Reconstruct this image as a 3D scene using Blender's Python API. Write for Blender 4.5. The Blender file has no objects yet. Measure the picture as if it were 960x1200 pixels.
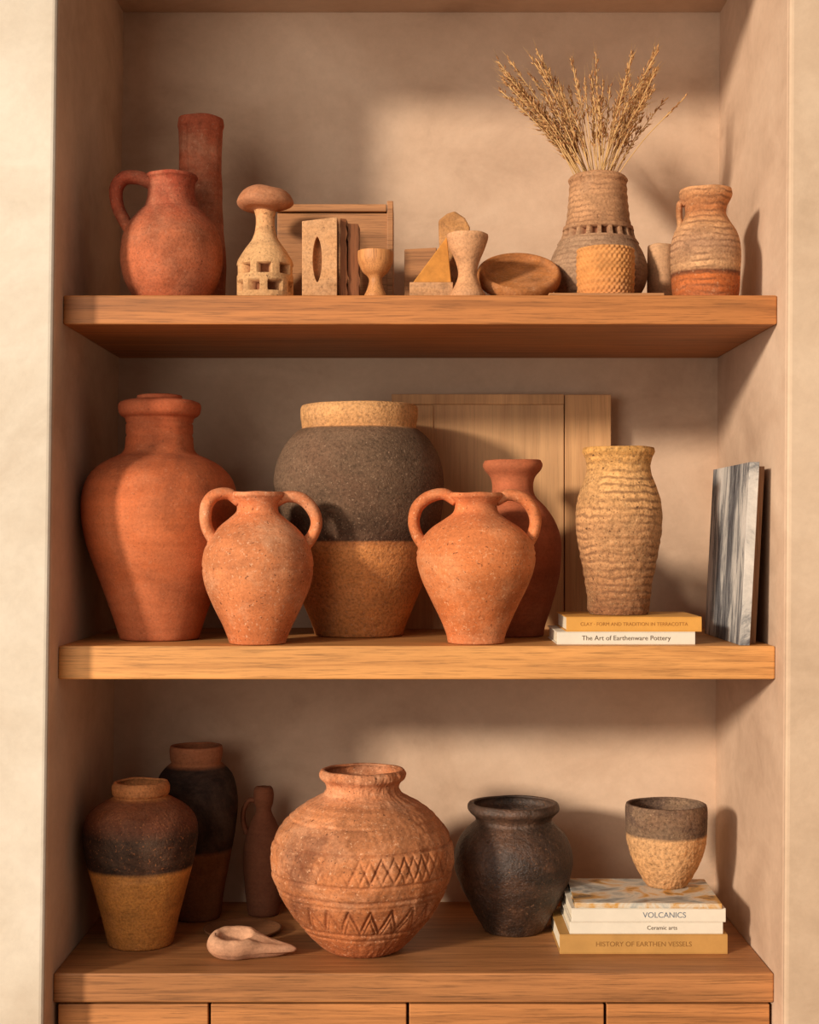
import bpy, math, random
from mathutils import Vector, noise, Matrix
random.seed(7)
K=0.00155; D=2.8; EY=625.0; EZ=1.35; CX=480.0
def S(y): return D/(D+y)
def W(px,py,y):
    s=S(y); return Vector(((px-CX)*K/s,y,EZ+(EY-py)*K/s))
TOP=EZ+(EY-346)*K; MID=EZ+(EY-757)*K; BOT=EZ+(EY-1140)*K
YB=0.541; YF=-0.072
scene=bpy.context.scene
def lin(c):
    r=[]
    for v in c:
        v=v/255.0
        r.append(v/12.92 if v<=0.04045 else ((v+0.055)/1.055)**2.4)
    return (r[0],r[1],r[2],1.0)
def tc_(c):
    if c[0]-c[1]>66: return (c[0]*.99,min(255,c[1]*1.02),min(255,c[2]*1.0))
    return (min(255,c[0]*1.01+1),c[1]*.985,c[2]*.95)
# ---------------------------------------------------------------- materials
class NT:
    def __init__(s,name,rough=0.85,spec=0.25):
        s.m=bpy.data.materials.new(name); s.m.use_nodes=True
        s.n=s.m.node_tree.nodes; s.l=s.m.node_tree.links
        s.b=s.n['Principled BSDF']; s.b.inputs['Roughness'].default_value=rough
        s.b.inputs['Specular IOR Level'].default_value=spec
        s.tc=s.n.new('ShaderNodeTexCoord')
    def link(s,a,b): s.l.new(a,b)
    def mapping(s,scale=(1,1,1),loc=(0,0,0)):
        m=s.n.new('ShaderNodeMapping'); m.inputs['Scale'].default_value=scale; m.inputs['Location'].default_value=loc
        s.link(s.tc.outputs['Object'],m.inputs['Vector']); return m.outputs[0]
    def noise(s,vec,scale,detail=6,rough=0.6,dist=0):
        t=s.n.new('ShaderNodeTexNoise'); t.inputs['Scale'].default_value=scale; t.inputs['Detail'].default_value=detail
        t.inputs['Roughness'].default_value=rough; t.inputs['Distortion'].default_value=dist
        s.link(vec,t.inputs['Vector']); return t.outputs['Fac']
    def ramp(s,fac,stops,interp='LINEAR'):
        r=s.n.new('ShaderNodeValToRGB'); r.color_ramp.interpolation=interp
        cr=r.color_ramp
        while len(cr.elements)<len(stops): cr.elements.new(0.5)
        for e,(p,c) in zip(cr.elements,stops):
            e.position=p; e.color=c
        s.link(fac,r.inputs['Fac']); return r.outputs['Color']
    def mix(s,fac,a,b,mode='MIX'):
        m=s.n.new('ShaderNodeMix'); m.data_type='RGBA'; m.blend_type=mode
        for sock,v in ((m.inputs[0],fac),(m.inputs[6],a),(m.inputs[7],b)):
            if hasattr(v,'is_output'): s.link(v,sock)
            else: sock.default_value=v
        return m.outputs[2]
    def math(s,op,a,b=0.0):
        m=s.n.new('ShaderNodeMath'); m.operation=op
        for sock,v in ((m.inputs[0],a),(m.inputs[1],b)):
            if hasattr(v,'is_output'): s.link(v,sock)
            else: sock.default_value=v
        return m.outputs[0]
    def sep(s,vec):
        x=s.n.new('ShaderNodeSeparateXYZ'); s.link(vec,x.inputs[0]); return x.outputs
    def bump(s,h,strength=0.4,dist=0.002):
        b=s.n.new('ShaderNodeBump'); b.inputs['Strength'].default_value=strength; b.inputs['Distance'].default_value=dist
        s.link(h,b.inputs['Height']); s.link(b.outputs[0],s.b.inputs['Normal'])
    def color(s,c): s.link(c,s.b.inputs['Base Color'])
g=lambda v:(v,v,v,1)
def clay(name,bands,H,mott=0.5,mscale=9,grit=0.5,gscale=350,bump=0.5,rings=0.0,ringscale=90,speck=0.0,speckc=(225,190,150),spsc=150,wob=0.03,rough=0.85,pits=0.0,stripe=0.0,stripec=(60,35,25),spec=0.25,patina=0.35,patc=(205,160,128),soot=0.3,groove=0,sootc=(104,58,38)):
    m=NT(name,rough,spec)
    P=m.mapping((1,1,1),(random.random()*3,random.random()*3,0))
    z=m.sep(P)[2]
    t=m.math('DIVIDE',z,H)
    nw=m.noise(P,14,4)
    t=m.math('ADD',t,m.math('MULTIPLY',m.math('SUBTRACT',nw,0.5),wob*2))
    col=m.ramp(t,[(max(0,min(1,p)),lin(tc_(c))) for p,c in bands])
    n1=m.noise(P,mscale,6,0.6,0.3)
    mult=m.ramp(n1,[(0.32,g(1-mott*0.8)),(0.5,g(1.0)),(0.70,g(1+mott*0.45))])
    col=m.mix(1.0,col,mult,'MULTIPLY')
    if patina>0:
        pn=m.noise(m.mapping((1,1,1.5),(random.random()*9,2,1)),6.0,9,0.7,0.5)
        col=m.mix(m.ramp(pn,[(0.47,g(0)),(0.62,g(patina))]),col,lin(patc))
        sn=m.noise(m.mapping((1,1,1.2),(random.random()*9,5,4)),5,9,0.7,0.4)
        col=m.mix(m.ramp(sn,[(0.50,g(0)),(0.67,g(min(1,soot*1.35)))]),col,lin(sootc))
    n2=m.noise(P,gscale*0.6,4,0.7)
    mult2=m.ramp(n2,[(0.33,g(1-grit*0.46)),(0.52,g(1.0)),(0.68,g(1+grit*.2))])
    col=m.mix(1.0,col,mult2,'MULTIPLY')
    hz=m.noise(m.mapping((2,2,40)),1.5,6,0.65,0.4)
    col=m.mix(1.0,col,m.ramp(hz,[(0.35,g(0.89)),(0.65,g(1.06))]),'MULTIPLY')
    if speck>0:
        ns=m.noise(P,spsc,5,0.75)
        f=m.ramp(ns,[(0.585,g(0)),(0.65,g(min(1,speck)))])
        col=m.mix(f,col,lin(speckc))
    if pits>0:
        v=m.noise(P,175,2,0.5)
        f=m.ramp(v,[(0.28,g(pits)),(0.34,g(0))])
        col=m.mix(f,col,lin((76,46,32)))
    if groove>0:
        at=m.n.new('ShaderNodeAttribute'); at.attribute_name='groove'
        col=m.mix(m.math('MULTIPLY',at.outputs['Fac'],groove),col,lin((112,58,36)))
    w=m.n.new('ShaderNodeTexWave'); w.bands_direction='Z'; w.inputs['Scale'].default_value=ringscale
    w.inputs['Distortion'].default_value=4; w.inputs['Detail'].default_value=4; w.inputs['Detail Scale'].default_value=1.2
    m.link(P,w.inputs['Vector'])
    if stripe>0:
        f=m.ramp(w.outputs['Fac'],[(0.0,g(stripe)),(0.5,g(0))])
        col=m.mix(m.mix(1.0,f,m.ramp(n1,[(.4,g(0)),(.6,g(1))]),'MULTIPLY'),col,lin(stripec))
    m.color(col)
    h=m.math('ADD',m.math('MULTIPLY',n2,grit*1.1),m.math('MULTIPLY',m.noise(P,gscale*.35,3,0.6),grit*0.8))
    h=m.math('ADD',h,m.math('MULTIPLY',n1,0.7))
    h=m.math('ADD',h,m.math('MULTIPLY',hz,0.45))
    if rings>0: h=m.math('ADD',h,m.math('MULTIPLY',w.outputs['Fac'],rings*.3))
    m.bump(h,min(1,bump),0.003)
    return m.m
def wood(name,base,dark,axis=0,scale=1.0,rough=0.55,contrast=1.0,bump=0.22,spec=0.35):
    m=NT(name,rough,spec)
    lo=(random.random()*5,random.random()*5,random.random()*5)
    sc=[34*scale]*3; sc[axis]=1.1*scale
    n=m.noise(m.mapping(tuple(sc),lo),1.3,8,0.65,0.8)
    sc2=[280*scale]*3; sc2[axis]=8*scale
    n2=m.noise(m.mapping(tuple(sc2)),1.2,4,0.7)
    b=lin(base); d=lin(dark)
    mid=tuple((b[i]*0.72+d[i]*0.28) for i in range(3))+(1,)
    lt=tuple(min(1,b[i]*1.12) for i in range(3))+(1,)
    dd=tuple((b[i]*0.4+d[i]*0.6) for i in range(3))+(1,)
    col=m.ramp(n,[(0.28,dd),(0.43,mid),(0.53,b),(0.72,lt)])
    col=m.mix(1.0,col,m.ramp(n2,[(0.35,g(1-0.42*contrast)),(0.5,g(1.02))]),'MULTIPLY')
    sc3=[5*scale]*3; sc3[axis]=.8*scale
    big=m.noise(m.mapping(tuple(sc3),lo),1.5,4)
    col=m.mix(1.0,col,m.ramp(big,[(0.3,g(0.78)),(0.7,g(1.12))]),'MULTIPLY')
    m.color(col); m.bump(m.math('ADD',m.math('MULTIPLY',n2,0.7),m.math('MULTIPLY',n,.5)),bump,0.0015)
    return m.m
def plaster(name,c1,c2,c3):
    m=NT(name,0.92,0.12)
    P=m.mapping((1,1,1.0))
    a=m.noise(P,1.7,7,0.56,0.6); b=m.noise(m.mapping((1,1,1.6),(3,4,1)),5.0,8,0.62,0.6)
    f=m.math('ADD',m.math('MULTIPLY',a,0.65),m.math('MULTIPLY',b,0.35))
    col=m.ramp(f,[(0.34,lin(c1)),(0.5,lin(c2)),(0.66,lin(c3))])
    fn=m.noise(P,60,5,0.7)
    col=m.mix(1.0,col,m.ramp(fn,[(0.3,g(0.95)),(0.65,g(1.02))]),'MULTIPLY')
    m.color(col)
    h=m.math('ADD',m.math('MULTIPLY',b,1.3),m.math('MULTIPLY',fn,0.22)); m.bump(h,0.26,0.006)
    return m.m
def plain(name,c,rough=0.7,var=0.15,scale=30,spec=0.3):
    m=NT(name,rough,spec); P=m.mapping()
    n=m.noise(P,scale,5)
    m.color(m.mix(1.0,lin(c),m.ramp(n,[(0.3,g(1-var)),(0.7,g(1+var*0.4))]),'MULTIPLY')); m.bump(n,0.15,0.001)
    return m.m
# ---------------------------------------------------------------- mesh builder
def cr(pts,n):
    out=[]
    N=len(pts)
    for i in range(N-1):
        p0=pts[i-1] if i>0 else tuple(2*a-b for a,b in zip(pts[0],pts[1]))
        p1=pts[i];p2=pts[i+1]
        p3=pts[i+2] if i+2<N else tuple(2*a-b for a,b in zip(pts[-1],pts[-2]))
        for k in range(n):
            t=k/n
            out.append(tuple(0.5*((2*b)+(-a+c)*t+(2*a-5*b+4*c-d)*t*t+(-a+3*b-3*c+d)*t**3) for a,b,c,d in zip(p0,p1,p2,p3)))
    out.append(tuple(pts[-1]))
    return out
class MB:
    def __init__(s): s.v=[];s.f=[];s.mi=[];s.sm=[]
    def rings(s,rings,mi=0,smooth=True,cap0=True,cap1=True,flip=False):
        b=len(s.v); n=len(rings[0])
        for r in rings: s.v.extend(r)
        for i in range(len(rings)-1):
            for j in range(n):
                a=b+i*n+j; c=b+i*n+(j+1)%n; d=b+(i+1)*n+(j+1)%n; e=b+(i+1)*n+j
                s.f.append((a,c,d,e) if not flip else (a,e,d,c)); s.mi.append(mi); s.sm.append(smooth)
        for cap,i in ((cap0,0),(cap1,len(rings)-1)):
            if cap:
                c=sum((Vector(p) for p in rings[i]),Vector())/n
                k=len(s.v); s.v.append(c)
                for j in range(n):
                    a=b+i*n+j;d=b+i*n+(j+1)%n
                    s.f.append((a,d,k) if ((i==0)==flip) else (d,a,k)); s.mi.append(mi); s.sm.append(smooth)
    def tube(s,path,radii,n=12,ratio=1.0,mi=0,samp=6,ref=Vector((0,1,0))):
        pr=[tuple(p)+((r,) if not isinstance(r,tuple) else r) for p,r in zip(path,radii)]
        q=cr(pr,samp) if samp>1 else pr
        rs=[]
        for i,a in enumerate(q):
            p=Vector(a[:3]); p0=Vector(q[max(0,i-1)][:3]); p1=Vector(q[min(len(q)-1,i+1)][:3])
            t=(p1-p0).normalized()
            bb=ref-t*ref.dot(t)
            if bb.length<1e-4: bb=Vector((1,0,0))-t*t.x
            bb.normalize(); nn=t.cross(bb)
            r=a[3]
            rs.append([p+bb*(r*ratio*math.cos(2*math.pi*k/n))+nn*(r*math.sin(2*math.pi*k/n)) for k in range(n)])
        s.rings(rs,mi)
    def box(s,a,b,mi=0,M=None):
        k=len(s.v)
        for x in (a[0],b[0]):
            for y in (a[1],b[1]):
                for z in (a[2],b[2]):
                    p=Vector((x,y,z)); s.v.append(M@p if M else p)
        for f in ((0,1,3,2),(4,6,7,5),(0,4,5,1),(2,3,7,6),(0,2,6,4),(1,5,7,3)):
            s.f.append(tuple(k+i for i in f)); s.mi.append(mi); s.sm.append(False)
    def prism(s,poly,d,mi=0):
        k=len(s.v);n=len(poly)
        s.v.extend([Vector(p) for p in poly]); s.v.extend([Vector(p)+d for p in poly])
        s.f.append(tuple(range(k,k+n))); s.f.append(tuple(range(k+2*n-1,k+n-1,-1)))
        s.mi+= [mi,mi]; s.sm+=[False,False]
        for i in range(n):
            j=(i+1)%n; s.f.append((k+i,k+n+i,k+n+j,k+j)); s.mi.append(mi); s.sm.append(False)
    def obj(s,name,mats,origin=None,bevel=0,parent=None,recalc=True,bseg=3,gv=None):
        o=Vector(origin) if origin is not None else Vector((0,0,0))
        me=bpy.data.meshes.new(name)
        me.from_pydata([tuple(Vector(p)-o) for p in s.v],[],s.f)
        for m in mats: me.materials.append(m)
        for p,mi,sm in zip(me.polygons,s.mi,s.sm): p.material_index=mi; p.use_smooth=sm
        if gv:
            at=me.attributes.new('groove','FLOAT','POINT')
            at.data.foreach_set('value',(gv+[0.0]*len(s.v))[:len(s.v)])
        if recalc:
            import bmesh
            bm=bmesh.new(); bm.from_mesh(me); bmesh.ops.recalc_face_normals(bm,faces=bm.faces); bm.to_mesh(me); bm.free()
        ob=bpy.data.objects.new(name,me); ob.location=o
        scene.collection.objects.link(ob)
        if bevel:
            b=ob.modifiers.new('bevel','BEVEL'); b.width=bevel; b.segments=bseg; b.limit_method='ANGLE'; b.angle_limit=math.radians(40)
        return ob
class Pot:
    def __init__(s,cx,y,zs,pts):
        s.cx=cx;s.y=y;s.zs=zs;s.pts=pts;s.s=S(y)
        s.X=(cx-CX)*K/s.s; s.pt=min(p[0] for p in pts); s.pb=max(p[0] for p in pts)
        s.zt=EZ+(EY-s.pt)*K/s.s; s.H=s.zt-zs; s.org=Vector((s.X,y,zs)); s.mb=MB(); s.gv=None
    def z(s,py): return s.zs+(s.pb-py)/(s.pb-s.pt)*s.H
    def r(s,hw): return hw*K/s.s
    def t(s,py): return (s.pb-py)/(s.pb-s.pt)
    def p(s,px,py,dy=0): return Vector(((px-CX)*K/s.s,s.y+dy,s.z(py)))
    def lathe(s,th=5,seg=112,n=7,disp=None,closed=False,wob=0.008,groove=False):
        out=cr([(float(a),float(b)) for a,b in s.pts],n)
        out=[(a,max(b,0.4)) for a,b in out]
        rings=[]; gv=[]
        def ring(py,hw,use,zoff=0):
            R=[]
            for j in range(seg):
                a=2*math.pi*j/seg
                rr=s.r(hw)
                q=noise.noise(Vector((math.cos(a)*1.3+s.cx,math.sin(a)*1.3,py*0.012)))
                q+=0.35*noise.noise(Vector((math.cos(a)*3+s.cx,math.sin(a)*3,py*0.05)))
                rr*=1+wob*2*q
                dd=0
                if use and disp:
                    dd=disp(a,py); rr+=dd*K/s.s
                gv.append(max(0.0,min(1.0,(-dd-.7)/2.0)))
                zz=s.z(py)+zoff+ (0.0 if py>s.pb-6 else s.r(100)*0.010*noise.noise(Vector((math.cos(a)*1.3,math.sin(a)*1.3,s.cx))))
                R.append(Vector((s.X+rr*math.cos(a),s.y+rr*math.sin(a),zz)))
            return R
        outer=list(reversed(out))
        pb,hb=outer[0]
        rings.append(ring(pb,hb*0.9,False))
        for k,(a,b) in enumerate(outer):
            if k==0: rings.append(ring(pb-0.8,hb*0.985,False)); continue
            rings.append(ring(a,b,True))
        if not closed:
            a,b=outer[-1]
            rings.append(ring(a-th*0.12,b-th*0.25,False)); rings.append(ring(a-th*0.12,b-th*0.7,False))
            for a,b in out[1:]:
                if a<s.pb-th*1.5: rings.append(ring(max(a,s.pt+th*0.2),max(b-th,0.5),False))
            rings.append(ring(s.pb-th*1.2,max(hb*0.5,0.5),False))
        s.mb.rings(rings)
        if groove: s.gv=gv
        return s
    def solid(s,pts,n=5,seg=72,mi=0):
        rs=[]
        for py,hw in cr([(float(a),float(b)) for a,b in pts],n):
            hw=max(hw,.3); rs.append([Vector((s.X+s.r(hw)*math.cos(2*math.pi*j/seg),s.y+s.r(hw)*math.sin(2*math.pi*j/seg),s.z(py))) for j in range(seg)])
        s.mb.rings(rs,mi=mi)
    def handle(s,pts,r,ratio=1.6,rot=0.0,n=14):
        path=[]
        for q in pts:
            v=s.p(q[0],q[1],q[2]*K if len(q)>2 else 0)
            d=v-Vector((s.X,s.y,0))
            c,sn=math.cos(rot),math.sin(rot)
            path.append(Vector((s.X+d.x*c-d.y*sn,s.y+d.x*sn+d.y*c,v.z)))
        rr=[s.r(x) for x in (r if isinstance(r,(list,tuple)) else [r]*len(pts))]
        ref=Vector((-math.sin(rot),math.cos(rot),0))
        s.mb.tube(path,rr,n=n,ratio=ratio,ref=ref,samp=8)
    def done(s,name,mat,bevel=0):
        return s.mb.obj(name,mat if isinstance(mat,list) else [mat],s.org,bevel=bevel,gv=s.gv)
# ---------------------------------------------------------------- room
def lerp(a,b,t): return a+(b-a)*t
zA,zB=TOP,BOT
def XL(z): return (lerp(73,62,(zA-z)/(zA-zB))-CX)*K
def XR(z): return (lerp(912.5,908,(zA-z)/(zA-zB))-CX)*K
M_wall=plaster('plaster_limewash',(176,146,122),(202,172,146),(218,190,164))
M_pier_lit=plaster('plaster_pier_lit',(190,174,154),(208,196,178),(220,210,194))  # left pier: cool light falling there is put into the whiter base colour
M_pier2=plaster('plaster_pier_warm',(176,150,124),(198,172,146),(212,188,162))
ZC=EZ+(EY-15)*K/S(YB); ZH=3.0
def wallpier(name,fx,far,mat):
    mb=MB()
    zs=[0,0.3,BOT,MID,TOP,ZC,ZH]
    vs=[]
    for z in zs:
        for (x,y) in ((far,YF),(fx(z),YF),(fx(z),YB+0.05),(far,YB+0.05)):
            vs.append(Vector((x,y,z)))
    rings=[vs[i*4:(i+1)*4] for i in range(len(zs))]
    mb.rings(rings,smooth=False)
    return mb.obj(name,[mat],bevel=0.008)
wallpier('wall_left',XL,-3.0,M_pier_lit)
wallpier('wall_right',XR,3.0,M_pier2)
mb=MB(); mb.box((XL(ZC)-.3,YB,0),(XR(ZC)+.3,YB+0.1,ZH)); mb.obj('wall_back',[M_wall])
mb=MB(); mb.box((XL(ZC)-.01,YF+.001,ZC),(XR(ZC)+.01,YB,ZH-.001)); mb.obj('ceiling',[M_wall],bevel=0.005)
for nm,fx,sg in (('wall_niche_left',XL,1),('wall_niche_right',XR,-1)):
    mb=MB()
    rs=[]
    for z in [0.0,BOT,MID,TOP,ZC]:
        x=fx(z); rs.append([Vector((x,YF+0.006,z)),Vector((x+sg*0.0015,YF+0.012,z)),Vector((x+sg*0.0015,YB,z)),Vector((x,YB,z))])
    mb.rings(rs,smooth=False); mb.obj(nm,[M_wall])
mb=MB(); mb.box((-3,-5,-0.05),(3,YB,0)); mb.obj('floor',[wood('floor_oak',(170,130,92),(120,85,55),0,0.5)])
def shelf(name,zt,zb,yf,mat):
    mb=MB(); 
    rs=[]
    for z in (zb,zt):
        rs.append([Vector((XL(z)+0.0016,yf,z)),Vector((XR(z)-0.0016,yf,z)),Vector((XR(z)-0.0016,YB,z)),Vector((XL(z)+0.0016,YB,z))])
    mb.rings(rs,smooth=False)
    return mb.obj(name,[mat],bevel=0.0035)
M_oak1=wood('oak_top',(184,118,64),(112,64,32),0,1.0)
M_oak2=wood('oak_mid',(204,144,82),(142,88,42),0,1.0)
M_oak3=wood('oak_low',(176,118,70),(108,66,36),0,1.0)
shelf('shelf',TOP,EZ+(EY-380)*K,0,M_oak1)
shelf('shelf',MID,EZ+(EY-796)*K,0,M_oak2)
shelf('cabinet_top',BOT,EZ+(EY-1174)*K,-0.004,M_oak3)
M_door=wood('oak_door',(192,128,74),(120,74,38),0,1.1)
zb=EZ+(EY-1176)*K-0.001
edges=[62,245,478,710,907]
for i in range(4):
    a=(edges[i]-CX)*K+(0.0025 if i else 0.008); b=(edges[i+1]-CX)*K-(0.0025 if i<3 else 0.006)
    mb=MB(); mb.box((a,0.006,0.08),(b,0.026,zb-0.002)); mb.obj('cabinet_door',[M_door],bevel=0.002)
mb=MB(); mb.box((XL(zb)+.004,0.03,0.0),(XR(0)-.005,YB-0.001,zb-0.002)); mb.obj('cabinet_carcass',[wood('carcass',(110,72,44),(70,45,28))])

# ---------------------------------------------------------------- TOP SHELF
p=Pot(201,0.115,TOP,[(206,30),(209,31),(214,28),(228,28),(240,32),(244,37),(250,43),(262,53),(280,59),(300,59.5),(318,55),(332,47),(343,40)])
p.lathe(th=4)
p.handle([(178,214),(163,209),(146,210),(137,222),(139,240),(146,254),(154,266)],[8,8,8,8,7.5,7.5,7],1.5,rot=0.1)
p.done('terracotta_jug',clay('jug_clay',[(0,(174,90,58)),(0.5,(190,104,70)),(0.72,(172,80,54)),(1,(160,72,50))],p.H,0.5,10,0.6,bump=0.5,speck=0.35,speckc=(196,140,110),pits=0.5,patina=.4,patc=(194,130,98)))
p=Pot(235,0.27,TOP,[(140,26),(147,27),(152,25.5),(165,25),(200,25),(240,26),(300,30),(343,28)])
p.lathe(th=5,disp=lambda a,py:(-3 if abs(math.sin(a*1.0+2.2))<0.10 and py>150 else 0)+1.6*noise.noise(Vector((math.cos(a)*2,math.sin(a)*2,py*.04))))
p.done('tall_terracotta_vase',clay('tube_clay',[(0,(160,84,56)),(0.5,(186,96,64)),(1,(170,82,56))],p.H,0.6,14,0.5,bump=0.6,speck=0.5,speckc=(196,146,116),patina=.5,patc=(194,136,104)))
def holes(a,py):
    row=None
    if 305<py<316: row=0
    elif 323<py<333: row=1
    if row is None: return 0
    u=(a/(2*math.pi)*8+row*0.5+0.2+.05*math.sin(a*3))%1
    return -14 if u<0.60 else 0
p=Pot(311,0.085,TOP,[(247,13),(256,11),(268,12),(278,16),(288,24),(298,31),(303,33),(306,33),(316,33),(320,33),(334,33),(340,33),(343,31)])
p.lathe(seg=180,n=9,disp=holes,closed=True,groove=True)
cap=[(0,222),(14,223),(25,228),(31,236),(31,241),(24,245),(14,246),(8,250),(0.1,252)]
rs=[]
for hw,py in cr([(float(a),float(b)) for a,b in cap],5):
    hw=max(hw,.3); rs.append([Vector((p.X+p.r(hw+1.5)*math.cos(2*math.pi*j/48),p.y+p.r(hw+1.5)*math.sin(2*math.pi*j/48),p.z(py)+p.r(1.4)*math.sin(j*.26))) for j in range(48)])
p.mb.rings(rs,mi=1)
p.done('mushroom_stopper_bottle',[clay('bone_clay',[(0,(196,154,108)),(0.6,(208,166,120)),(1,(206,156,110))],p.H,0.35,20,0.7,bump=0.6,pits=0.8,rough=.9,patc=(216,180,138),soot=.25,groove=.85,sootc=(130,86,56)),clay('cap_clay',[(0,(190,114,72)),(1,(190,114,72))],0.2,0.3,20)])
Mb=wood('box_wood',(182,126,80),(126,80,48),0,1.4)
mb=MB()
a=W(326,238,0.22); b=W(461,238,0.22); z1=a.z; xm=W(386,0,.2).x
mb.box((a.x,0.20,TOP),(b.x,0.212,z1-.024)); mb.box((a.x,0.328,TOP),(b.x,0.34,z1)); mb.box((a.x,0.212,TOP),(a.x+.012,0.328,z1-.001)); mb.box((b.x-.012,0.195,TOP),(b.x,0.328,z1-.001)); mb.box((a.x+.012,.212,TOP),(b.x-.012,.328,TOP+.01))
mb.box((a.x,0.192,z1-.022),(b.x-.013,0.328,z1-.008))
mb.obj('wooden_box',[Mb],origin=((a.x+b.x)/2,.27,TOP),bevel=0.0015)
def almond_block():
    mb=MB()
    y0,y1=0.035,0.095
    c=W(372,300,y0); x0=W(354,0,y0).x; x1=W(395,0,y0).x; zt=W(0,257,y0).z; zb=TOP
    N=40; cz=W(0,304,y0).z; hh=0.042; hwid=0.0085
    inner=[];outer=[]
    for k in range(N):
        t=2*math.pi*k/N
        inner.append((c.x+hwid*math.sin(t)*abs(math.sin(t))**0.3,cz+hh*math.cos(t)))
        dx,dz=math.sin(t),math.cos(t)
        sx=((x1-c.x) if dx>0 else (c.x-x0))/max(abs(dx),1e-6); sz=((zt-cz) if dz>0 else (cz-zb))/max(abs(dz),1e-6)
        q=min(sx,sz); outer.append((c.x+dx*q,cz+dz*q))
    for cxn,czn in ((x0,zt),(x1,zt),(x0,zb),(x1,zb)):
        k=min(range(N),key=lambda i:(outer[i][0]-cxn)**2+(outer[i][1]-czn)**2); outer[k]=(cxn,czn)
    rings=[[Vector((x,y0+.028,z)) for x,z in inner],[Vector((x,y0,z)) for x,z in inner],[Vector((x,y0,z)) for x,z in outer],[Vector((x,y1,z)) for x,z in outer]]
    mb.rings(rings,smooth=False)
    return mb,c,x1,zt
mb,c,x1,zt=almond_block()
for v in mb.v:
    if v.z>zt-0.001: v.z+= (v.x-c.x)*0.12
mb.obj('carved_wood_block',[clay('pale_wood_block',[(0,(194,146,102)),(1,(210,162,118))],.15,.3,18,.6,bump=.6,pits=.4,patc=(220,178,138),soot=.2,sootc=(140,92,60))],origin=(c.x,.06,TOP),bevel=0.0012)
mb=MB()
for (pa,pb_,pt2,yy) in ((399,407,256,.05),(408,421,262,.06)):
    xa=W(pa,0,yy).x; xb=W(pb_,0,yy).x; z2=W(0,pt2,yy).z
    rs=[]
    for k in range(12):
        t=k/11; z=TOP+(z2-TOP)*t; j=0.0025*noise.noise(Vector((t*9,pa,0)))
        rs.append([Vector((xa+j,yy,z)),Vector((xb+j*1.6-.002*t,yy+.004,z)),Vector((xb-j,yy+.05,z)),Vector((xa+j,yy+.05,z))])
    mb.rings(rs,smooth=False)
mb.obj('driftwood_slab',[wood('dark_wood_slab',(140,86,52),(78,44,28),2,2)],origin=(W(408,0,.06).x,.08,TOP))
p=Pot(440,0.05,TOP,[(295,21),(299,21),(306,20),(315,15),(320,9),(325,7.5),(333,10),(339,13),(343,14)])
p.lathe(th=3,seg=64); p.done('wooden_egg_cup',wood('eggcup_wood',(204,140,84),(160,98,56),2,2))
mb=MB()
mb.prism([W(484,331,.06),W(524,277,.06),W(529,331,.06)],Vector((0,.04,0)),0)
q=[W(480,331,.05),W(531,331,.05)]
mb.box((q[0].x,.045,TOP),(q[1].x,.11,q[0].z),1)
mb.obj('wooden_wedge',[plain('ochre_wedge',(200,134,60),.8,.3,50),clay('stone_base',[(0,(168,126,90)),(1,(188,144,104))],.02,.4,30,.6)],origin=(W(505,0,.06).x,.07,TOP),bevel=.0015)
mb=MB()
poly=[(517,352),(514,258),(524,250),(533,247),(545,255),(551,266),(548,352)]
pv=[W(a,b,.125) for a,b in poly]
for v in pv: v.z=max(v.z,TOP)
mb.prism(pv,Vector((0,.018,0))); mb.obj('flat_stone',[clay('stone_flat',[(0,(176,128,78)),(1,(190,140,88))],.1,.4,30,.6,sootc=(130,86,56))],origin=(W(533,0,.13).x,.13,TOP),bevel=.004)
mb=MB()
pv=[W(a,b,.16) for a,b in [(474,360),(474,292),(512,290),(512,360)]]
for v in pv: v.z=max(v.z,TOP)
mb.prism(pv,Vector((0,.02,0))); mb.obj('wooden_block',[Mb],origin=(W(490,0,.17).x,.17,TOP),bevel=.002)
p=Pot(548,0.05,TOP,[(275,24),(279,24),(290,20),(303,14),(314,11),(322,12),(332,17),(339,21),(343,21)])
p.lathe(th=4,seg=80); p.done('clay_goblet',clay('goblet_clay',[(0,(192,144,104)),(1,(210,162,122))],p.H,.35,20,.6,bump=.5,pits=.4,soot=.2,sootc=(130,86,56)))
mb=MB(); cc=W(608,316,.13); rx=49*K/S(.13); tl=math.radians(54)
prof=[(0.01,.010),(.45,.011),(.78,.013),(.86,.019),(.93,.021),(1.0,.015),(1.0,.002),(.9,-.008),(.55,-.017),(.01,-.020)]
rs=[]
U=Vector((1,0,0)); V=Vector((0,math.sin(tl),math.cos(tl))); Nn=U.cross(V); Nn=Nn if Nn.y<0 else -Nn
for r,h in cr([(float(a),float(b)) for a,b in prof],4):
    r=max(r,.004)
    rs.append([cc+U*(rx*r*math.cos(2*math.pi*j/72))+V*(rx*r*math.sin(2*math.pi*j/72))+Nn*h for j in range(72)])
mb.rings(rs)
mz=min(v.z for v in mb.v)
for v in mb.v: v.z+=TOP-mz+.0002
mb.obj('wooden_dish',[clay('dish_wood',[(0,(164,106,58)),(0.6,(180,118,64)),(1,(170,110,60))],.1,.55,16,.5,bump=.4,speck=.2,patina=.2)],origin=(cc.x,.13,TOP))
def vh(a,py):
    d=0
    if 262<py<271:
        d=-9 if ((a/(2*math.pi)*20)%1)<0.58 else 1
    if 258<=py<=262 or 271<=py<=275: d=1.5
    if py<258: d+=.4*math.sin(py*.75+.6*math.sin(a*2))
    return d
p=Pot(701,0.215,TOP,[(208,33),(211,34.5),(217,33.5),(235,35),(252,37),(258,39),(262,40),(266,41),(271,43),(275,46),(286,53),(300,57.5),(316,55),(332,44),(343,34)])
p.lathe(th=12,seg=240,n=8,disp=vh,groove=True)
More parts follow.
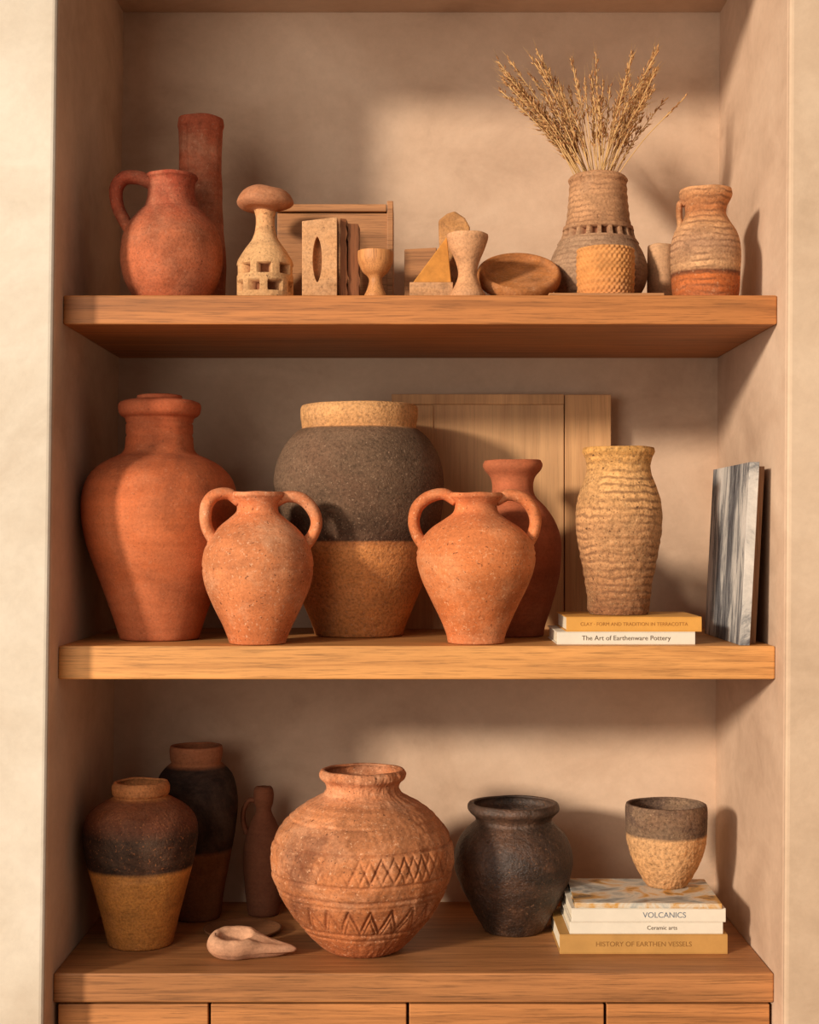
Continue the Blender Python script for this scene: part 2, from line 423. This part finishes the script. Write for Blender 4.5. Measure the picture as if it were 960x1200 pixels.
p.done('clay_vase',clay('grassvase_clay',[(0,(154,122,98)),(p.t(276),(162,132,106)),(p.t(262),(168,126,92)),(p.t(235),(192,148,110)),(1,(184,140,104))],p.H,.4,22,.7,bump=.6,rings=.8,ringscale=30,stripe=.4,stripec=(96,68,50),pits=.6,patc=(200,162,128),groove=.7,soot=.25))
mb=MB()
rim=Vector((p.X,p.y,p.zt))
R=random.Random(3)
def stem(tipx,tipy,ty,head,dens,curl=0.0,wide=1.0):
    tip=W(tipx,tipy,p.y+ty)
    a=R.uniform(0,6.28); rr=R.uniform(0,.016)
    b=Vector((p.X+rr*math.cos(a)+ (tip.x-p.X)*0.07,p.y+rr*math.sin(a)*.7,p.zt-0.05))
    e=Vector((p.X+(b.x-p.X)*.5,p.y,TOP+.04))
    L=(tip-b).length
    mid=b.lerp(tip,.5)+Vector((-(tip.x-p.X)*.08+R.uniform(-.006,.006),R.uniform(-.01,.01),L*.03))
    path=cr([tuple(e),tuple(b),tuple(mid),tuple(tip)],8)
    mb.tube([Vector(q) for q in path],[0.0010]*len(path),n=5,samp=1)
    seg=path[8:]
    N=len(seg)
    for k in range(dens):
        t=1-head*(k/dens)
        u=t*(N-1); i=min(int(u),N-2); f=u-i
        pos=Vector(seg[i]).lerp(Vector(seg[i+1]),f)
        tan=(Vector(seg[i+1])-Vector(seg[i])).normalized()
        an=R.uniform(0,6.28)
        side=tan.cross(Vector((math.cos(an),math.sin(an),.2))).normalized()
        w=wide*(0.25+1.1*math.sin(math.pi*min(1,(k+1)/dens))**.7)
        d=(tan*R.uniform(.6,1)+side*R.uniform(.2,.6)*w).normalized()
        l=R.uniform(.007,.013); st=pos+side*R.uniform(0,.004)*w
        en=st+d*l; m=st.lerp(en,.5)
        mb.tube([st,m,en],[.0003,R.uniform(.0010,.0018),.0002],n=4,samp=1,mi=1 if R.random()<.6 else 2)
        if R.random()<.5:
            mb.tube([en,en+d*R.uniform(.008,.022)],[.0003,.0001],n=3,samp=1)
for i in range(18): stem(R.uniform(585,640),58+R.uniform(0,60),R.uniform(-.05,.05),.62,60)
for i in range(13): stem(R.uniform(605,665),R.uniform(95,150),R.uniform(-.05,.05),.55,36)
for i in range(6): stem(R.uniform(655,705),R.uniform(55,130),R.uniform(-.05,.05),.4,26,wide=.7)
for i in range(15): stem(R.uniform(732,772),R.uniform(55,115),R.uniform(-.05,.05),.55,46)
for i in range(14): stem(R.uniform(690,760),R.uniform(95,160),R.uniform(-.05,.05),.5,30)
stem(803,114,0,.25,12,wide=.5); stem(778,118,0.02,.4,20); stem(584,72,0,.5,40)
mb.obj('dried_grass_bouquet',[plain('straw_stem',(214,172,114),.8,.2),plain('straw_seed',(204,154,100),.85,.35,200),plain('straw_seed_dark',(168,116,72),.85,.35,200)],origin=rim)
a=W(642,0,.03); b=W(776,0,.03); tz=TOP+.005
mb=MB(); mb.box((a.x,.004,TOP),(b.x,.11,tz)); mb.obj('wooden_tray',[Mb],origin=((a.x+b.x)/2,.05,TOP),bevel=.001)
def wv(a,py): return .8*math.sin(a*34+ (math.pi if int((py-292)/3.4)%2 else 0))+0.5*math.sin((py-292)/3.4*math.pi)
p=Pot(710,0.06,tz,[(293,32.5),(296,33),(310,33.5),(325,33),(338,32),(341,31)])
p.lathe(th=4,seg=240,n=10,disp=wv); p.done('woven_basket_cup',clay('wicker',[(0,(196,132,74)),(1,(206,148,90))],p.H,.3,30,.4,bump=.3,patina=.2))
p=Pot(774,0.23,TOP,[(288,14),(292,15),(320,15.5),(343,15)])
p.lathe(th=3,seg=48); p.done('small_clay_beaker',clay('beaker',[(0,(186,144,108)),(1,(202,162,126))],p.H,.3,20))
p=Pot(827,0.10,TOP,[(223,30),(228,31),(233,29),(240,25),(249,24),(258,29),(268,36),(280,40),(295,41),(312,40),(330,39),(343,36)])
p.lathe(th=4)
p.handle([(803,238),(797,237),(796,248),(797,262),(793,270)],[3.5,3.5,3.5,3.5,3.5],1.6)
p.done('striped_jug',clay('stripedjug',[(0,(182,94,48)),(p.t(318),(194,104,54)),(p.t(313),(110,66,44)),(p.t(309),(206,162,120)),(p.t(285),(184,144,112)),(p.t(262),(202,154,110)),(p.t(245),(188,116,72)),(1,(204,152,108))],p.H,.4,24,.7,bump=.6,rings=1.0,ringscale=26,stripe=.6,stripec=(88,56,40),pits=.4,speck=.3,wob=.015,patina=.15,soot=.2))

# ---------------------------------------------------------------- MIDDLE SHELF
p=Pot(187,0.179,MID,[(472,46),(476,48),(484,47),(488,44),(492,39.5),(505,39),(525,40),(533,45),(538,56),(546,70),(560,83),(580,90),(602,91),(632,86),(668,74),(705,61),(735,51),(752,46)])
p.lathe(th=6,seg=160,disp=lambda a,py: -1.4 if abs(py-512)<1.5 or abs(py-497)<1 else 0)
p.solid([(462,.4),(462.5,20),(464,26),(468,27),(469,36),(471,43),(476,44),(484,36),(486,.4)])
p.done('large_terracotta_jar',clay('bigjar_clay',[(0,(168,82,46)),(0.5,(192,100,58)),(0.8,(186,92,54)),(1,(188,96,62))],p.H,.4,4.5,.4,bump=.35,rings=.4,ringscale=14,speck=.3,speckc=(206,140,104),patina=.35,patc=(204,126,86),soot=.4,pits=.3))
def bands(a,py):
    d=0
    for q in (640,667): d-=1.0*math.exp(-((py-q)/1.6)**2)
    return d
p=Pot(302,0.06,MID,[(577,31),(581,32),(585,29),(591,25),(600,25),(608,33),(620,47),(635,58),(652,64),(670,65),(690,61),(712,52),(735,41),(750,35),(757,33)])
p.lathe(th=5,seg=144,disp=bands)
p.handle([(281,588),(268,579),(252,581),(243,592),(241,608),(244,622),(253,636)],[7,7,7.5,7.5,7,7,8],1.5,rot=.22)
p.handle([(323,588),(337,582),(354,585),(366,597),(371,612),(367,627),(357,641)],[7,7,7.5,7.5,7,7,8],1.5,rot=.12)
p.done('terracotta_amphora',clay('amphL_clay',[(0,(194,106,62)),(0.5,(208,128,84)),(1,(202,112,70))],p.H,.45,7,.5,bump=.45,rings=.2,ringscale=20,speck=.6,speckc=(232,186,150),pits=.7,patina=.6,patc=(222,164,124),soot=.45,sootc=(136,72,44)))
p=Pot(421,0.29,MID,[(476,67),(480,68.5),(490,68.5),(500,67),(503,67),(506,72),(516,82),(535,93),(558,98.5),(580,99),(605,97),(635,91),(670,80),(705,67),(735,55),(748,51)])
p.lathe(th=8,seg=144)
tt=p.t
p.done('two_tone_storage_jar',clay('bigtwo',[(0,(182,118,64)),(tt(645),(200,136,80)),(tt(637),(188,124,74)),(tt(635),(70,50,38)),(tt(600),(92,72,56)),(tt(505),(112,90,72)),(tt(503),(208,156,104)),(1,(212,164,112))],p.H,.28,9,.9,gscale=300,bump=.8,speck=.6,speckc=(176,146,118),spsc=230,wob=.004,patina=.08,soot=.15,rings=.5,ringscale=14,pits=.35))
M_pan=wood('panel_wood',(208,160,112),(184,134,90),2,.7,contrast=.35,bump=.08)
M_pan2=wood('panel_wood_side',(208,158,108),(176,126,82),2,1.0,contrast=.35,bump=.08)
mb=MB()
yy=.485
a=W(459,462,yy);b=W(661,462,yy);c=W(662,462,yy);d=W(716,462,yy); zt=a.z; mz=W(0,474,yy).z
mb.box((a.x,yy,MID),(b.x,yy+.02,mz),0); mb.box((c.x,yy-.004,MID),(d.x,yy+.02,zt-.001),1); mb.box((a.x,yy-.003,mz),(b.x,yy+.02,zt),1)
w2=W(508,0,yy).x; mb.box((a.x,yy-.003,MID),(w2,yy,mz-.001),1)
mb.obj('wooden_panel',[M_pan,M_pan2],origin=((a.x+d.x)/2,yy,MID),bevel=.0015)
p=Pot(601,0.275,MID,[(540,33),(545,35),(551,33),(560,26),(572,24),(583,27),(597,40),(615,51),(635,57),(655,57),(680,54),(710,46),(735,38),(748,36)])
p.lathe(th=5)
p.done('terracotta_vase',clay('vaseR_clay',[(0,(152,76,46)),(0.5,(172,86,54)),(1,(192,106,70))],p.H,.35,8,.4,bump=.35,rings=.2,ringscale=18,patina=.25,patc=(190,116,80)))
p=Pot(558,0.07,MID,[(578,31),(582,32),(586,29),(592,25),(601,27),(609,37),(620,53),(634,65),(648,69.5),(662,69),(680,64),(702,54),(725,43),(745,35),(756,33)])
p.lathe(th=5,seg=144,disp=lambda a,py:-1.0*math.exp(-((py-645)/1.5)**2)-1.0*math.exp(-((py-652)/1.5)**2))
p.handle([(535,587),(520,579),(502,583),(489,595),(485,612),(489,628),(497,639)],[7,7,7.5,7.5,7,7,8],1.5,rot=-.05)
p.handle([(581,587),(596,580),(613,584),(624,596),(628,611),(625,626),(618,638)],[7,7,7.5,7.5,7,7,8],1.5,rot=.05)
p.done('terracotta_amphora',clay('amphR_clay',[(0,(198,104,56)),(0.5,(210,120,70)),(1,(204,114,70))],p.H,.45,6,.5,bump=.45,rings=.3,ringscale=20,speck=.6,speckc=(234,182,140),pits=.7,patina=.5,patc=(222,156,110),soot=.4,sootc=(140,72,42)))
M_page=plain('book_pages',(226,212,186),.9,.12,200)
M_ink=plain('ink',(90,72,56),.7)
def book(name,x0,x1,y0,y1,z0,z1,mat,title=None,rot=0,ts=.0095,ink=None,al='CENTER'):
    cx=(x0+x1)/2; cy=(y0+y1)/2
    M=Matrix.Translation((cx,cy,0))@Matrix.Rotation(rot,4,'Z')@Matrix.Translation((-cx,-cy,0))
    mb=MB(); t=.0018
    mb.box((x0,y0,z0),(x1,y1,z0+t),0,M); mb.box((x0,y0,z1-t),(x1,y1,z1),0,M); mb.box((x0,y0,z0+t),(x1,y0+t,z1-t),0,M)
    mb.box((x0+.003,y0+t,z0+t),(x1-.003,y1-.003,z1-t),1,M)
    ob=mb.obj(name,[mat,M_page],origin=(cx,cy,z0),bevel=.0007)
    if title:
        cu=bpy.data.curves.new('title','FONT'); cu.body=title; cu.size=ts; cu.align_x='CENTER'; cu.align_y='CENTER'; cu.extrude=.0001
        cu.materials.append(ink or M_ink)
        to=bpy.data.objects.new('spine_title',cu); scene.collection.objects.link(to)
        to.parent=ob; c=M@Vector((cx+(.03 if al!='CENTER' else 0),y0-.0004,(z0+z1)/2))
        to.location=c-ob.location; to.rotation_euler=(math.pi/2,0,rot)
    return ob
yb=.035
x0=W(653,0,yb).x; x1=W(815,0,yb).x; zA1=MID; zA2=MID+.0235; zA3=zA2+.0275
M_white=plain('book_white',(218,208,190),.6,.06); M_yel=plain('book_yellow',(210,152,72),.6,.1); M_och=plain('book_ochre',(184,138,76),.6,.12)
book('book',x0,x1,yb,.23,zA1,zA2,M_white,'The Art of Earthenware Pottery',ts=.0125)
book('book',W(664,0,yb).x,W(823,0,yb).x,yb+.003,.225,zA2,zA3,M_yel,'CLAY · FORM AND TRADITION IN TERRACOTTA',ts=.009,ink=plain('gilt',(160,104,44)))
p=Pot(725,0.13,zA3,[(525,41),(530,42),(537,39),(546,37),(556,38),(572,44),(590,49),(608,50.5),(628,49),(655,44.5),(680,40),(700,37),(713,36),(721,34)])
def tv(a,py):
    k=max(0,min(1,(py-590)/40))
    return k*1.0*noise.noise(Vector((math.cos(a)*1.5,math.sin(a)*1.5,py*.2)))+.6*noise.noise(Vector((math.cos(a)*6,math.sin(a)*6,py*.1)))
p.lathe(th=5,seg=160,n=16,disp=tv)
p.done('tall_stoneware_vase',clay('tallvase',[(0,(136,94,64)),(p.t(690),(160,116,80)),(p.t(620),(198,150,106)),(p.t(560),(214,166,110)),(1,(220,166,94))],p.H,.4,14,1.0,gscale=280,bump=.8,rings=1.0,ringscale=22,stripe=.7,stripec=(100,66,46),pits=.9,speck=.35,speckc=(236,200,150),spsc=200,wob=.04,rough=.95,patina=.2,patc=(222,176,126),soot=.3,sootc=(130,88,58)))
def slab_mat():
    m=NT('veined_grey_slab',.75)
    P=m.mapping((1,9,1.4),(0,.3,0)); n=m.noise(P,3.0,10,.78,.6)
    big=m.noise(m.mapping((1,6,2.5),(1,1,1)),1.6,4)
    n=m.math('ADD',n,m.math('MULTIPLY',m.math('SUBTRACT',big,.5),.5))
    c=m.ramp(n,[(.33,lin((44,42,44))),(.43,lin((94,92,94))),(.49,lin((134,132,130))),(.55,lin((186,180,172))),(.66,lin((212,204,194))),(.8,lin((130,112,98)))])
    m.color(c); m.bump(n,.8,.003); return m.m
def leaning(name,xb,xt,th,y0,y1,ztop,mats,ztop2=None):
    mb=MB(); z2=ztop2 or ztop
    rs=[[Vector((xb,y0,MID)),Vector((xb+th,y0,MID)),Vector((xb+th,y1,MID)),Vector((xb,y1,MID))],
        [Vector((xt,y0,ztop)),Vector((xt+th,y0,ztop)),Vector((xt+th,y1,z2)),Vector((xt,y1,z2))]]
    mb.rings(rs,smooth=False)
    return mb.obj(name,mats,origin=(xb,(y0+y1)/2,MID),bevel=.001)
leaning('grey_stone_slab',.603,.621,.018,.012,.35,EZ+(EY-541)*K,[slab_mat()])
leaning('wooden_board',.628,.645,.012,.05,.40,EZ+(EY-545)*K,[wood('board_dark',(150,112,84),(96,66,46),2)])

# ---------------------------------------------------------------- BOTTOM SHELF
p=Pot(165,0.20,BOT,[(916,31),(921,33.5),(929,33),(933,31),(936,37),(946,53),(958,63),(972,66.5),(988,66),(1010,62),(1040,54),(1070,46),(1095,40),(1108,37)])
p.lathe(th=5,seg=128); tt=p.t
p.done('banded_jar',clay('bandedjar',[(0,(176,108,50)),(tt(1018),(204,134,66)),(tt(1013),(38,27,20)),(tt(975),(48,34,26)),(tt(962),(100,56,36)),(tt(936),(138,80,50)),(tt(933),(198,132,78)),(1,(204,138,86))],p.H,.4,16,.8,bump=.7,speck=.65,speckc=(186,118,72),spsc=180,rings=.4,ringscale=20,wob=.008,rough=.7,patina=.12,soot=.3))
p=Pot(230,0.405,BOT,[(874,30),(879,31),(888,30),(893,29),(898,35),(908,43),(925,48),(945,49),(975,45),(1010,38),(1040,32),(1068,28)])
p.lathe(th=5); tt=p.t
p.done('dark_storage_jar',clay('darkjar',[(0,(106,66,40)),(tt(992),(128,82,48)),(tt(987),(32,23,19)),(tt(898),(44,31,26)),(tt(894),(150,96,64)),(1,(160,102,70))],p.H,.35,16,.5,bump=.5,wob=.006,patina=.08))
p=Pot(309,0.43,BOT,[(922,9),(925,11),(932,12),(941,11),(948,9),(955,11),(965,16),(985,22),(1010,24),(1040,22),(1070,18)])
p.lathe(th=3,seg=64)
p.handle([(301,938),(292,938),(286,948),(285,962),(289,976)],[3,3,3,3,3.4],1.5,n=10)
p.done('small_clay_jug',clay('smalljug',[(0,(104,62,42)),(1,(122,74,50))],p.H,.35,12,.4,patina=.2,patc=(140,92,66)))
p=Pot(283,0.265,BOT,[(1085,0.5),(1093,40)])
mb=MB()
rs=[]
for r,z in ((.066,0),(.076,.006),(.078,.010),(.075,.0105),(.066,.006),(.03,.0055),(.001,.0055)):
    rs.append([Vector((p.X+r*math.cos(2*math.pi*j/72),.285+r*math.sin(2*math.pi*j/72),BOT+z)) for j in range(72)])
mb.rings(rs); mb.obj('wooden_plate',[wood('plate_wood',(134,88,56),(88,54,34),0,1.5)],origin=(p.X,.285,BOT))
mb=MB(); y0=.105; c=W(276,1107,y0); c.z=BOT; cx0=c.x; cy0=y0
def tear(a,r):
    ca,sa=math.cos(a),math.sin(a)
    x=r*ca; y=r*.80*sa
    if ca>0: x+=r*1.15*ca**5; y*=(1-.35*ca**2)
    return x,y
rs=[]
lamp=[(.014,.0),(.030,.001),(.041,.008),(.0455,.018),(.043,.027),(.037,.033),(.032,.0345),(.0265,.0325),(.0240,.026),(.022,.016),(.012,.010),(.001,.010)]
for i,(r,z) in enumerate(cr([(float(a),float(b)) for a,b in lamp],4)):
    ring=[]
    r=max(r,.0008)*1.18; z*=1.3; inner=i>24
    for j in range(80):
        a=2*math.pi*j/80
        x,y=tear(a,r)
        if inner: x=r*math.cos(a)*1.05; y=r*.7*math.sin(a)
        zz=max(0,z)
        if not inner and math.cos(a)>.6: zz=zz*(1-.4*((math.cos(a)-.6)/.4)) if z>.015 else zz
        if z>.012: zz+=.005*math.sin(a)*(z/.034)
        zz+=.0015*noise.noise(Vector((math.cos(a)*2,math.sin(a)*2,z*30)))*(z/.03)
        ring.append(Vector((cx0+x,cy0+y,BOT+max(0,zz))))
    rs.append(ring)
mb.rings(rs)
mb.obj('clay_oil_lamp',[clay('lamp_clay',[(0,(170,122,94)),(1,(196,152,122))],.035,.4,30,.4,bump=.3,patc=(208,170,142),soot=.25,sootc=(120,80,58))],origin=c)
def tri(x): x=x%1; return abs(2*x-1)
def carve(a,py):
    d=0
    for q,w,dp in ((957,1.5,1.3),(966,1.2,1.0),(983,1.6,2.2),(1018,1.6,2.2),(1036,1.8,2.2),(1043,1.2,1.4),(1078,1.8,2.2),(1086,1.3,1.4)):
        d-=dp*math.exp(-((py-q)/w)**2)
    wn=.5+.8*max(0,min(1,.6+1.2*noise.noise(Vector((math.cos(a)*2,math.sin(a)*2,py*.03)))))
    if 985<py<1016:
        u=a/(2*math.pi)*26+.15*noise.noise(Vector((a*3,0,0))); v=(py-987)/27
        d1=abs(tri(u)-v)*27*.55; d2=abs(tri(u+.5)-v)*27*.55
        d-=wn*(1.9*math.exp(-(d1/1.6)**2)+1.2*math.exp(-(d2/1.5)**2))
    if 1045<py<1077:
        u=a/(2*math.pi)*24+.15*noise.noise(Vector((a*3,4,0))); v=(py-1047)/27
        d1=abs(tri(u)-v)*27*.5; d-=wn*2.6*math.exp(-(d1/1.9)**2)
        d2=abs(tri(u)-(v-.42))*27*.5; d-=wn*1.6*math.exp(-(d2/1.5)**2)
    if 925<py<955: d-=.5*math.sin(py*.9)
    d+=1.2*noise.noise(Vector((math.cos(a)*7,math.sin(a)*7,py*.06)))+.6*noise.noise(Vector((math.cos(a)*16,math.sin(a)*16,py*.15)))
    return d
p=Pot(425,0.155,BOT,[(902,49),(906,51),(911,50),(917,44),(925,43),(932,50),(943,70),(958,88),(978,102),(1000,107),(1022,105),(1045,97),(1068,84),(1088,68),(1102,54),(1110,45),(1114,38)])
p.lathe(th=7,seg=640,n=16,disp=carve,wob=.005,groove=True)
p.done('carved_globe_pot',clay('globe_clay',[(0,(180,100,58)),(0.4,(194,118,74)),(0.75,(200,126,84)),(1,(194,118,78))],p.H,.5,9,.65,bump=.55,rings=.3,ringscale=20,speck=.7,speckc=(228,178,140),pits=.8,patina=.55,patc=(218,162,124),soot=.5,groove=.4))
p=Pot(602,0.30,BOT,[(941,52),(945,54),(950,53),(957,46),(963,45),(970,52),(982,62.5),(1000,69),(1018,69),(1040,62),(1065,50),(1085,39),(1094,34)])
p.lathe(th=6,seg=144,disp=lambda a,py:.8*noise.noise(Vector((math.cos(a)*5,math.sin(a)*5,py*.06))))
p.done('black_clay_pot',clay('blackpot',[(0,(52,36,27)),(0.5,(58,42,33)),(1,(76,60,50))],p.H,.6,10,1.0,gscale=260,bump=.9,speck=.6,speckc=(138,98,70),spsc=150,rough=.48,spec=.5,patina=.55,patc=(108,72,50),soot=0))
y0=.125
def xx(px): return W(px,0,y0).x
z0=BOT; z1=BOT+.037; z2=z1+.023; z3=z2+.026; z4=z3+.010
book('book',xx(656),xx(853),y0,.345,z0,z1,M_och,'HISTORY OF EARTHEN VESSELS',ts=.013,ink=plain('gilt2',(140,98,48)))
book('book',xx(668),xx(848),y0+.004,.335,z1,z2,M_white,'Ceramic arts',ts=.011,al='R')
book('book',xx(670),xx(851),y0+.002,.33,z2,z3,M_white,'VOLCANICS',ts=.015,ink=plain('ink_blue',(110,118,130)),al='R')
def cover():
    m=NT('magazine_cover',.45,.4)
    P=m.mapping((1,1.3,1)); n=m.noise(P,9,5,.6,1.0)
    c=m.ramp(n,[(.34,lin((80,66,50))),(.42,lin((196,146,72))),(.5,lin((206,196,178))),(.58,lin((150,154,150))),(.68,lin((100,76,58)))],'LINEAR')
    m.color(c); return m.m
book('magazine',xx(676),xx(848),y0+.002,.335,z3+.0002,z4,cover(),rot=-.03)
p=Pot(781,0.275,z4,[(942,46.5),(946,47.5),(955,47.5),(970,47),(985,45),(1000,40.5),(1013,34),(1023,28),(1029,24),(1031,22)])
p.lathe(th=5,seg=160,n=10,disp=lambda a,py:(1.1*noise.noise(Vector((math.cos(a)*12,math.sin(a)*12,py*.22))) if py>974 else 0)); tt=p.t
p.done('stoneware_cup',clay('cup',[(0,(192,146,100)),(tt(976),(204,158,110)),(tt(972),(82,66,58)),(1,(104,84,72))],p.H,.3,20,1.0,gscale=260,bump=.8,wob=.02,pits=.5,speck=.3,spsc=200,patina=.2,patc=(224,180,134),soot=.2,sootc=(130,88,58)))

# ---------------------------------------------------------------- light
def look(o,d): o.rotation_euler=Vector(d).to_track_quat('-Z','Y').to_euler()
sd=bpy.data.lights.new('sun','SUN'); sd.energy=3.7; sd.angle=math.radians(6.0); sd.color=(1.0,.86,.70)
so=bpy.data.objects.new('sun',sd); scene.collection.objects.link(so)
az=math.radians(43); el=math.radians(14)
look(so,(math.sin(az)*math.cos(el),math.cos(az)*math.cos(el),-math.sin(el))); so.location=(-3,-3,3)
ad=bpy.data.lights.new('fill_light','AREA'); ad.shape='RECTANGLE'; ad.size=1.6; ad.size_y=2.2; ad.energy=52; ad.color=(1.0,.91,.80)  # area lamp added as soft fill from the left front
ao=bpy.data.objects.new('fill_light',ad); scene.collection.objects.link(ao); ao.location=(-1.6,-3.0,1.9); look(ao,Vector((0,.2,1.4))-ao.location)
w=bpy.data.worlds.new('world'); scene.world=w; w.use_nodes=True
w.node_tree.nodes['Background'].inputs[0].default_value=(1.0,.88,.76,1); w.node_tree.nodes['Background'].inputs[1].default_value=.26
# ---------------------------------------------------------------- camera
cd=bpy.data.cameras.new('camera'); co=bpy.data.objects.new('camera',cd); scene.collection.objects.link(co)
co.location=(0,-D,EZ); co.rotation_euler=(math.pi/2,0,0)
cd.sensor_fit='VERTICAL'; cd.sensor_height=36; cd.sensor_width=28.8
cd.lens=36*(D/K)/1200; cd.shift_y=25/1200
scene.camera=co
scene.view_settings.view_transform='Standard'
scene.view_settings.look='None'
